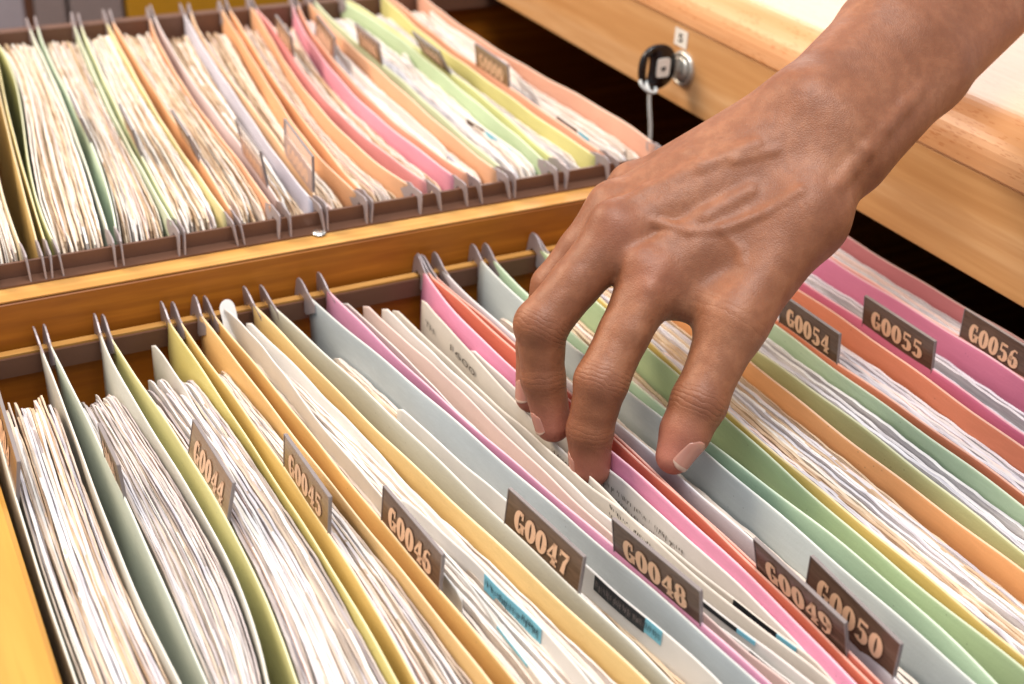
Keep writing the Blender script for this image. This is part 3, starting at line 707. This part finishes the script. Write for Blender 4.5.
# curl on J : rolled end of a page
cp=bp((219,316),-.004); V=[];Fc=[];N=16
for j in range(9):
    for i in range(N+1):
        a=-.3+i/N*3.6; rr=.015*(1-.25*i/N)
        V.append((cp[0]+.020-rr*math.cos(a)*.95+.0,cp[1]+.016-.05*j/8*.9+.018*math.sin(a)*.55, cp[2]-.055*j/8+.012*math.sin(a)+.002*math.sin(j*2.)))
for j in range(8):
    for i in range(N): Fc.append((j*(N+1)+i,j*(N+1)+i+1,(j+1)*(N+1)+i+1,(j+1)*(N+1)+i))
curl=mesh('curled_corner',V,Fc,M_white,J[0],smooth=True)
# folder G0044: sheet printed along its crest
Q=loose([(150,340),(175,368),(203,425),(230,470),(262,530),(300,605),(340,684)],-.012,M_white,'white sheet with a dense printed line behind the card G0044',pair=('F2b','F3a'),seed=18)
on_sheet(Q,(190,400),(300,605),.004,.016,None,'x',squig=1,seed=6)
# rear drawer
zb=ZB
Rr=loose([(405,50),(452,104),(480,126),(520,152),(540,166)],zb-.02,M_white,'white sheet with small dark and blue labels in the pale green rear folder',pair=('B10b','B11a'),ext=0,seed=19)
on_sheet(Rr,(455,118),(472,130),.004,.028,M_tab,'dark_label',squig=1,seed=3,tmat=M_taupe); on_sheet(Rr,(474,131),(483,139),.004,.026,M_cyan,'cyan_label'); on_sheet(Rr,(495,146),(499,149),.006,.030,M_cyan,'cyan_strip')
Rs=loose([(440,8),(487,45),(510,62),(555,112),(590,138),(625,155)],zb-.014,M_white,'white sheet with small dark label in the salmon rear folder beside the black gap',pair=('B12b','B13'),ext=0,seed=20)
on_sheet(Rs,(556,114),(576,128),.004,.02,M_tab,'dark_label'); on_sheet(Rs,(578,129),(588,136),.004,.018,M_cyan,'cyan_label')
Rt=loose([(335,42),(350,62),(380,92),(420,124),(448,150)],zb-.008,M_white,'smooth white page with torn end between apricot flaps in the rear drawer',pair=('B9b','B10a'),ext=0,seed=21)
# ------------------------------------------------------------------ the hand
mm=S*1000
def hp(px,py,dep): return bpd((px,py),dep)*mm
J_=dict(
 elb=hp(1085,-130,690), fo1=hp(1010,-57,640), fo2=hp(905,48,590), wr=hp(828,128,563),
 iM=hp(651,277,548), iP=hp(601,382,539), iD=hp(590,430,545), iT=hp(590,468,552),
 mM=hp(618,232,554), mP=hp(541,325,549), mD=hp(543,378,556), mT=hp(553,424,562),
 rM=hp(612,204,566), rP=hp(553,286,572), rD=hp(536,345,578), rT=hp(532,396,583),
 pM=hp(630,182,582), pP=hp(584,244,603), pD=hp(560,300,612), pT=hp(550,345,612),
 tC=hp(805,215,552), tM=hp(733,322,541), tI=hp(699,402,536), tT=hp(674,456,534))
# axes of the camera in world space
RIGHT=R@np.array([1.,0,0]); UP=R@np.array([0,1.,0]); TO=R@np.array([0,0,1.])   # TO points to the camera
P_=J_
lenk=lambda a,b: np.linalg.norm(P_[a]-P_[b])
prims=[]   # groups of (a,b,ra,rb,k)
def L3(a,b,t): return a+(b-a)*t
dorsum=TO*.75+UP*.5-RIGHT*.35; dorsum/=np.linalg.norm(dorsum)
wr=P_['wr']; ax=(P_['fo2']-wr)/np.linalg.norm(P_['fo2']-wr); side=np.cross(ax,TO); side/=np.linalg.norm(side)
if side@UP<0: side=-side
palm=[]
for s_,ra,rb,rc in ((-16,18.5,17.5,20),(0,20,21,23),(15,17.5,17.5,20)):
    palm.append((wr+side*s_*.88-TO*4,P_['fo2']+side*s_*.95-TO*3,ra,rb)); palm.append((P_['fo2']+side*s_*.95-TO*3,P_['fo1']+side*s_*1.05-TO*3,rb,rc)); palm.append((P_['fo1']+side*s_*1.05-TO*3,P_['elb']+side*s_*1.2-TO*3,rc,rc+7))
for f_,s_,r0,r1,dn in (('i',-9,17.5,12.2,3),('m',2,17,11.8,3),('r',10,15.5,11,4),('p',16,13.5,9.5,5)):
    palm.append((wr+side*s_-TO*3,P_[f_+'M']-dorsum*dn,r0,r1))
palm+= [(wr-side*6-TO*6,P_['tC']-TO*3,20,17.5),(P_['tC']-TO*3,P_['tM'],17.5,12.8),
        (P_['tC']-TO*4,L3(P_['iM'],P_['tM'],.28)-TO*9,16,9),(L3(P_['iM'],P_['tM'],.25)-RIGHT*2-TO*8+UP*1,L3(P_['iM'],P_['tM'],.72)-TO*7+UP*4,11,11),(L3(P_['iM'],P_['tC'],.3)-TO*5,L3(P_['iM'],P_['tC'],.8)-TO*6,12.5,15),
        (L3(P_['mM'],wr,.3)-dorsum*9,L3(P_['mM'],wr,.8)-dorsum*6,12,16),(L3(P_['pM'],wr,.2)-dorsum*10,L3(P_['pM'],wr,.8)-dorsum*6,12,15)]
fing={}
for f_,r in (('i',(13.2,10.8,9.4,8.6)),('m',(13.0,11.0,9.1,7.9)),('r',(10.6,9.2,8.4,7.6)),('p',(9.4,8.2,7.3,6.6))):
    a,b,c,d_=[P_[f_+x] for x in 'MPDT']; r0,r1,r2,r3=r
    mid=L3(a,b,.55); fing[f_]=[(a-dorsum*1.5,mid,r0,r1-.1),(mid,b,r1-.1,r1+.35),(b,L3(b,c,.5),r1+.35,r2+.2),(L3(b,c,.5),c,r2+.2,r2+.25),(c,d_,r2+.25,r3)]
fing['t']=[(P_['tM'],L3(P_['tM'],P_['tI'],.5),13.0,11.2),(L3(P_['tM'],P_['tI'],.5),P_['tI'],11.2,11.6),(P_['tI'],L3(P_['tI'],P_['tT'],.55),11.6,10.2),(L3(P_['tI'],P_['tT'],.55),P_['tT'],10.2,7.6)]
def rc(p,a,b,r1,r2):
    ba=b-a; l2=ba@ba; rr=r1-r2; a2=l2-rr*rr; il2=1/l2
    pa=p-a; y=pa@ba; z=y-l2; q=pa*l2-ba*y[...,None]; x2=(q*q).sum(-1); y2=y*y*l2; z2=z*z*l2
    kk=np.sign(rr)*rr*rr*x2
    d1=np.sqrt(x2+z2)*il2-r2; d2=np.sqrt(x2+y2)*il2-r1; d3=(np.sqrt(x2*a2*il2)+y*rr)*il2-r1
    return np.where(np.sign(z)*a2*z2>kk,d1,np.where(np.sign(y)*a2*y2<kk,d2,d3))
def smin(a,b,k):
    h=np.maximum(k-np.abs(a-b),0)/k; return np.minimum(a,b)-h*h*h*k/6
# tendons, knuckles, veins on the back of the hand, added as slim cones just under the skin
relief=[]
def rcl(p,a,b,r1,r2,mg=26.):
    # evaluated only near the cone; elsewhere a safe lower bound
    lo_=np.minimum(a,b)-max(r1,r2); hi_=np.maximum(a,b)+max(r1,r2)
    q=np.maximum(np.maximum(lo_-p,p-hi_),0); bd=np.sqrt((q*q).sum(-1)); m=bd<mg
    if m.all(): return rc(p,a,b,r1,r2)
    out=bd+0.0
    if m.any(): out[m]=rc(p[m],a,b,r1,r2)
    return out
def skin(p,tend=True):
    d=None
    for a,b,r1,r2 in palm:
        e=rcl(p,a,b,r1,r2); d=e if d is None else smin(d,e,13.0)
    if tend and relief:
        for a,b,r1,r2,k in relief: d=smin(d,rcl(p,a,b,r1,r2,8.),k)
    fd={}
    for f_,segs in fing.items():
        e=None
        for a,b,r1,r2 in segs:
            q=rcl(p,a,b,r1,r2); e=q if e is None else smin(e,q,3.5)
        fd[f_]=e
    # webs: fingers blend with each other only next to the knuckles
    base=(P_['iM']+P_['mM']+P_['rM'])/3
    g=None
    for f_ in 'imrp':
        e=smin(d,fd[f_],9.0); g=e if g is None else np.minimum(g,e)
    for (u_,v_) in (('i','m'),('m','r'),('r','p')):
        c=(P_[u_+'M']+P_[v_+'M'])/2; c=c+((P_[u_+'P']+P_[v_+'P'])/2-c)*.16
        wgt=np.clip(1-np.linalg.norm(p-c,axis=-1)/22,0,1); both=smin(fd[u_],fd[v_],8.0); g=np.where(wgt>0,np.minimum(g,g+(np.minimum(both,g)-g)*wgt),g)
    g=np.minimum(g,smin(d,fd['t'],14.0))
    return g
def trace(px,py,tend=False):
    o=C0*mm; r=R@_d((px,py)); r=r/np.linalg.norm(r); t=380.
    for _ in range(60):
        p=o+r*t; d=float(skin(p[None],tend)[0]); t+=d*.8
        if d<.02: break
    return o+r*t
def grad(p,h=.6):
    E=np.eye(3)*h; q=np.array([p+E[0],p-E[0],p+E[1],p-E[1],p+E[2],p-E[2]]); d=skin(q,True); g=np.array([d[0]-d[1],d[2]-d[3],d[4]-d[5]]); return g/np.linalg.norm(g)
def ridge(pix,depth,r,k):
    q=[]
    for x,y in pix:
        p=trace(x,y); n=grad(p); q.append(p-n*(r-depth))
    for a,b in zip(q[:-1],q[1:]): new.append((a,b,r,r,k))
new=[]
ridge([(634,254),(665,238),(705,215),(750,190)],1.3,4.2,4)        # index tendon
ridge([(604,210),(645,190),(700,165),(755,145)],1.2,3.8,4)       # middle tendon
ridge([(655,222),(690,231),(722,229),(765,212),(800,190)],.6,2.4,3)   # vein over the back of the hand
ridge([(722,229),(740,250),(742,262)],.35,2.0,3)
ridge([(690,150),(735,160),(775,150)],.35,2.2,3)
ridge([(838,186),(852,168),(868,150),(886,128),(905,106),(922,88)],.8,3.4,4)  # wrist tendon near the lower edge
ridge([(672,240),(650,290),(640,330)],.15,3,4)
for x,y,r_,h_ in ((632,256,9.5,1.8),(602,213,9,1.7)):          # knuckle heads
    p=trace(x,y); n=grad(p); new.append((p-n*(r_-h_),p-n*(r_-h_)+np.array([.5,0,0]),r_,r_,6))
relief=new
# voxel field, evaluated in slabs only near the surface
allp=np.array([q for a,b,_,_ in palm for q in (a,b)]+[q for s_ in fing.values() for a,b,_,_ in s_ for q in (a,b)])
lo=allp.min(0)-30; hi=np.minimum(allp.max(0)+30,allp.max(0)+30)
hs_=1.15
dims=np.ceil((hi-lo)/hs_).astype(int)+1
# coarse pass
cs=6; cd=(dims//cs)+2
gx=[lo[i]+np.arange(cd[i])*hs_*cs for i in range(3)]
Gc=np.stack(np.meshgrid(*gx,indexing='ij'),-1).reshape(-1,3)
Dc=np.concatenate([skin(c) for c in np.array_split(Gc,20)]).reshape(cd)
act=np.abs(Dc)<hs_*cs*1.9
act[:-1]|=act[1:]; act[:,:-1]|=act[:,1:]; act[:,:,:-1]|=act[:,:,1:]
full=np.array(dims)
D=np.where(Dc>0,50.,-50.).repeat(cs,0).repeat(cs,1).repeat(cs,2)
blocks=np.argwhere(act); offs=np.stack(np.meshgrid(*[np.arange(cs)]*3,indexing='ij'),-1).reshape(-1,3)
for chunk in np.array_split(blocks,max(1,len(blocks)//1500)):
    I=(chunk[:,None,:]*cs+offs[None]).reshape(-1,3); D[I[:,0],I[:,1],I[:,2]]=skin(lo+I*hs_)
# surface nets
neg=D<0
sh=D.shape; cellneg=np.zeros(np.array(sh)-1,int)
for dx in (0,1):
    for dy in (0,1):
        for dz in (0,1): cellneg+=neg[dx:sh[0]-1+dx,dy:sh[1]-1+dy,dz:sh[2]-1+dz]
cells=np.argwhere((cellneg>0)&(cellneg<8)); vid=-np.ones(cellneg.shape,int); vid[tuple(cells.T)]=np.arange(len(cells))
acc=np.zeros((len(cells),3)); cnt=np.zeros(len(cells))
cr=[(i,j) for i in range(8) for j in range(i+1,8) if bin(i^j).count('1')==1]
cor=np.array([((i>>2)&1,(i>>1)&1,i&1) for i in range(8)])
vals=np.stack([D[cells[:,0]+c[0],cells[:,1]+c[1],cells[:,2]+c[2]] for c in cor],1)
for i,j in cr:
    a,b=vals[:,i],vals[:,j]; mk=(a<0)!=(b<0); t=np.where(mk,a/np.where(mk,a-b,1),0)
    acc+=np.where(mk[:,None],cor[i]+(cor[j]-cor[i])*t[:,None],0); cnt+=mk
V=lo+(cells+acc/cnt[:,None])*hs_
# project exactly on the field
for _ in range(1):
    E_=.5; d0=np.concatenate([skin(c) for c in np.array_split(V,12)])
    g=np.stack([np.concatenate([skin(c) for c in np.array_split(V+np.eye(3)[i]*E_,12)])-d0 for i in range(3)],1)/E_
    nrm=np.linalg.norm(g,axis=1,keepdims=True)+1e-6
    V-=np.clip(d0,-1,1)[:,None]*g/nrm/np.maximum(nrm,.5)
Fq=[]
for axn in range(3):
    o1,o2=[(1,2),(2,0),(0,1)][axn]
    sl=[slice(0,-1) if k==axn else slice(1,-1) for k in range(3)]; sl2=[slice(1,None) if k==axn else slice(1,-1) for k in range(3)]
    A_=neg[tuple(sl)]; B_=neg[tuple(sl2)]; e=np.argwhere(A_!=B_)
    base_=e+np.array([0 if k==axn else 1 for k in range(3)])
    s_=A_[tuple(e.T)]
    u1=np.zeros(3,int); u1[o1]=1; u2=np.zeros(3,int); u2[o2]=1
    ok=np.all(base_<np.array(vid.shape),1); base_=base_[ok]; s_=s_[ok]
    q=np.stack([vid[tuple((base_-u1-u2).T)],vid[tuple((base_-u2).T)],vid[tuple(base_.T)],vid[tuple((base_-u1).T)]],1)
    q=np.where(s_[:,None],q,q[:,::-1]); q=q[(q>=0).all(1)]; Fq.append(q)
Fq=np.concatenate(Fq)
def skin_mat():
    k=NT('skin',.47,.4)
    g=k.n('ShaderNodeNewGeometry'); pos=g.outputs['Position']
    v=k.coord(); n1=k.noise(v,28,4,.6); n2=k.noise(v,170,3,.6); n3=k.noise(v,900,2,.6)
    a=k.ramp(n1,[(.3,srgb('#7d4c32')),(.5,srgb('#8e5a3e')),(.7,srgb('#9c694c'))])
    a=k.mix(k.ramp(n2,[(.42,(.35,.35,.35,1)),(.6,(0,0,0,1))]),a,srgb('#6f4029'))
    def blob(c,rad,stren,colr,a):
        d=k.n('ShaderNodeVectorMath',operation='DISTANCE'); k.l(pos,d.inputs[0]); d.inputs[1].default_value=c/1000
        m_=k.n('ShaderNodeMapRange',interpolation_type='SMOOTHSTEP'); k.l(d.outputs['Value'],m_.inputs[0]); m_.inputs[1].default_value=rad/1000; m_.inputs[2].default_value=0; m_.inputs[3].default_value=0; m_.inputs[4].default_value=stren
        return k.mix(m_.outputs[0],a,colr)
    pk=srgb('#bb7566'); dk=srgb('#6f4030')
    for nm,rad,st_ in (('iT',20,.7),('mT',20,.7),('rT',20,.8),('tT',24,.75),('iM',18,.15),('mM',18,.15)): a=blob(P_[nm]+(TO*10 if nm[1]=='M' else 0),rad,st_,pk,a)
    for nm,rad,st_ in (('iP',13,.4),('tI',14,.45),('mP',13,.3),('mD',11,.25)): a=blob(P_[nm]+TO*9,rad,st_,dk,a)
    k.color(a)
    k.b.inputs['Subsurface Weight'].default_value=.12; k.b.inputs['Subsurface Radius'].default_value=(1,.35,.2); k.b.inputs['Subsurface Scale'].default_value=.004
    # creases across the joints + fine skin texture
    vo=k.n('ShaderNodeTexVoronoi',feature='DISTANCE_TO_EDGE'); vo.inputs['Scale'].default_value=950; k.l(v,vo.inputs['Vector'])
    h=k.math('MULTIPLY',k.ramp(vo.outputs['Distance'],[(0,(0,0,0,1)),(.25,(1,1,1,1))]),.12)
    h=k.math('ADD',h,k.math('MULTIPLY',n2,.8)); h=k.math('ADD',h,k.math('MULTIPLY',n3,.2))
    def creases(j,a0,b0,rad,freq,amp,h,shift=0.0):
        ax_=(P_[b0]-P_[a0]); ax_/=np.linalg.norm(ax_)
        sb=k.n('ShaderNodeVectorMath',operation='SUBTRACT'); k.l(pos,sb.inputs[0]); sb.inputs[1].default_value=(P_[j]+ax_*shift)/1000
        dt=k.n('ShaderNodeVectorMath',operation='DOT_PRODUCT'); k.l(sb.outputs[0],dt.inputs[0]); dt.inputs[1].default_value=ax_
        ln=k.n('ShaderNodeVectorMath',operation='LENGTH'); k.l(sb.outputs[0],ln.inputs[0])
        s_=k.math('ADD',dt.outputs['Value'],k.math('MULTIPLY',k.noise(v,120,2),.005))
        w_=k.math('SINE',k.math('MULTIPLY',s_,freq)); w_=k.math('POWER',k.math('ABSOLUTE',w_),.5)
        m_=k.n('ShaderNodeMapRange',interpolation_type='SMOOTHSTEP'); k.l(ln.outputs['Value'],m_.inputs[0]); m_.inputs[1].default_value=(rad+5)/1000; m_.inputs[2].default_value=(rad-3)/1000; m_.inputs[3].default_value=0; m_.inputs[4].default_value=amp
        ms=k.n('ShaderNodeMapRange',interpolation_type='SMOOTHSTEP'); k.l(k.math('ABSOLUTE',dt.outputs['Value']),ms.inputs[0]); ms.inputs[1].default_value=.0085; ms.inputs[2].default_value=.002; ms.inputs[3].default_value=0; ms.inputs[4].default_value=1
        return k.math('ADD',h,k.math('MULTIPLY',k.math('MULTIPLY',w_,m_.outputs[0]),ms.outputs[0]))
    h=creases('iP','iM','iD',13,1500,.55,h,-2); h=creases('iD','iP','iT',12,1300,.3,h); h=creases('mP','mM','mD',14,1500,.4,h); h=creases('mD','mP','mT',12,1300,.3,h)
    h=creases('tI','tM','tT',14,1400,.6,h,1); h=creases('tM','tC','tI',18,800,.4,h)
    k.bump(h,.42,.0009); return k.m
M_skin=skin_mat()
hand=mesh('person',V/mm,Fq,M_skin,None,smooth=True,label='bare right hand and forearm reaching down, fingertips parting the papers of the pink folder',cat='hand')
# fingernails: thin curved plates laid on the fingertips
def nail_mat():
    k=NT('fingernail',.2,.6); v=k.coord(); k.color(k.mix(k.noise(v,60,2),srgb('#b07a68'),srgb('#bd8a7a'))); k.b.inputs['Subsurface Weight'].default_value=.1; k.b.inputs['Subsurface Scale'].default_value=.002; return k.m
M_nail=nail_mat(); M_nailtip=simple('nail_free_edge','#cdb09c',.3,0,.5)
def nail(f_,back,axis,nrm,length,width,label=None):
    def fs(p):
        e=None
        for a,b,r1,r2 in fing[f_]:
            q=rc(p,a,b,r1,r2); e=q if e is None else smin(e,q,3.5)
        return e
    ctr=P_[f_+'T']-axis/np.linalg.norm(axis)*back
    axis=axis/np.linalg.norm(axis); sd=np.cross(axis,nrm); sd/=np.linalg.norm(sd); nrm=np.cross(sd,axis)
    nrm/=np.linalg.norm(nrm)
    NU,NV=14,16; G=[]
    for lay in (0,1):
        for j in range(NV+1):
            for i in range(NU+1):
                u_=(i/NU-.5)*2; v_=(j/NV)
                wv=width/2*(1-.10*(1-v_)**2)*(1-max(0,(.16-v_)/.16)**2*.35)*(1-max(0,(v_-.86)/.14)**2*.22)
                edge=abs(u_)**3
                q=ctr+axis*(length*(v_-.5)-(length*.10*edge if v_>.5 else -length*.10*edge)*(abs(v_-.5)*2))+sd*u_*wv
                p=q+nrm*16
                for _ in range(14): p=p-nrm*float(fs(p[None])[0])*.85
                lift=.38*(1-.75*abs(u_)**4)*(min(1,v_/.15)*.8+.2)+ (.25*max(0,(v_-.85)/.15))
                G.append(p+nrm*(lift if lay==0 else lift-.9))
    K=(NU+1)*(NV+1); Fc=[];mi=[]
    for j in range(NV):
        for i in range(NU):
            a=j*(NU+1)+i; Fc.append((a,a+1,a+NU+2,a+NU+1)); mi.append(1 if j>=NV-2 else 0)
            Fc.append((K+a,K+a+NU+1,K+a+NU+2,K+a+1)); mi.append(1 if j>=NV-2 else 0)
    per=[i for i in range(NU+1)]+[j*(NU+1)+NU for j in range(1,NV+1)]+[NV*(NU+1)+i for i in range(NU-1,-1,-1)]+[j*(NU+1) for j in range(NV-1,0,-1)]
    for a,b in zip(per,per[1:]+per[:1]): Fc.append((a,K+a,K+b,b)); mi.append(1 if a>=(NV-1)*(NU+1) else 0)
    o=mesh('fingernail',np.array(G)/mm,Fc,[M_nail,M_nailtip],hand,smooth=True,label=label)
    for p,m_ in zip(o.data.polygons,mi): p.material_index=m_
    return o
tax=P_['tT']-P_['tI']
nail('t',2.4,tax,RIGHT*.72+TO*.69,14.2,11.2)
nail('i',3.0,P_['iT']-P_['iD'],-RIGHT*.97+TO*.12,11,10)
nail('m',3.0,P_['mT']-P_['mD'],-RIGHT*.90+TO*.42,10.5,9.4)
nail('r',3.0,P_['rT']-P_['rD'],-RIGHT*.72+TO*.68,10.5,9.2)
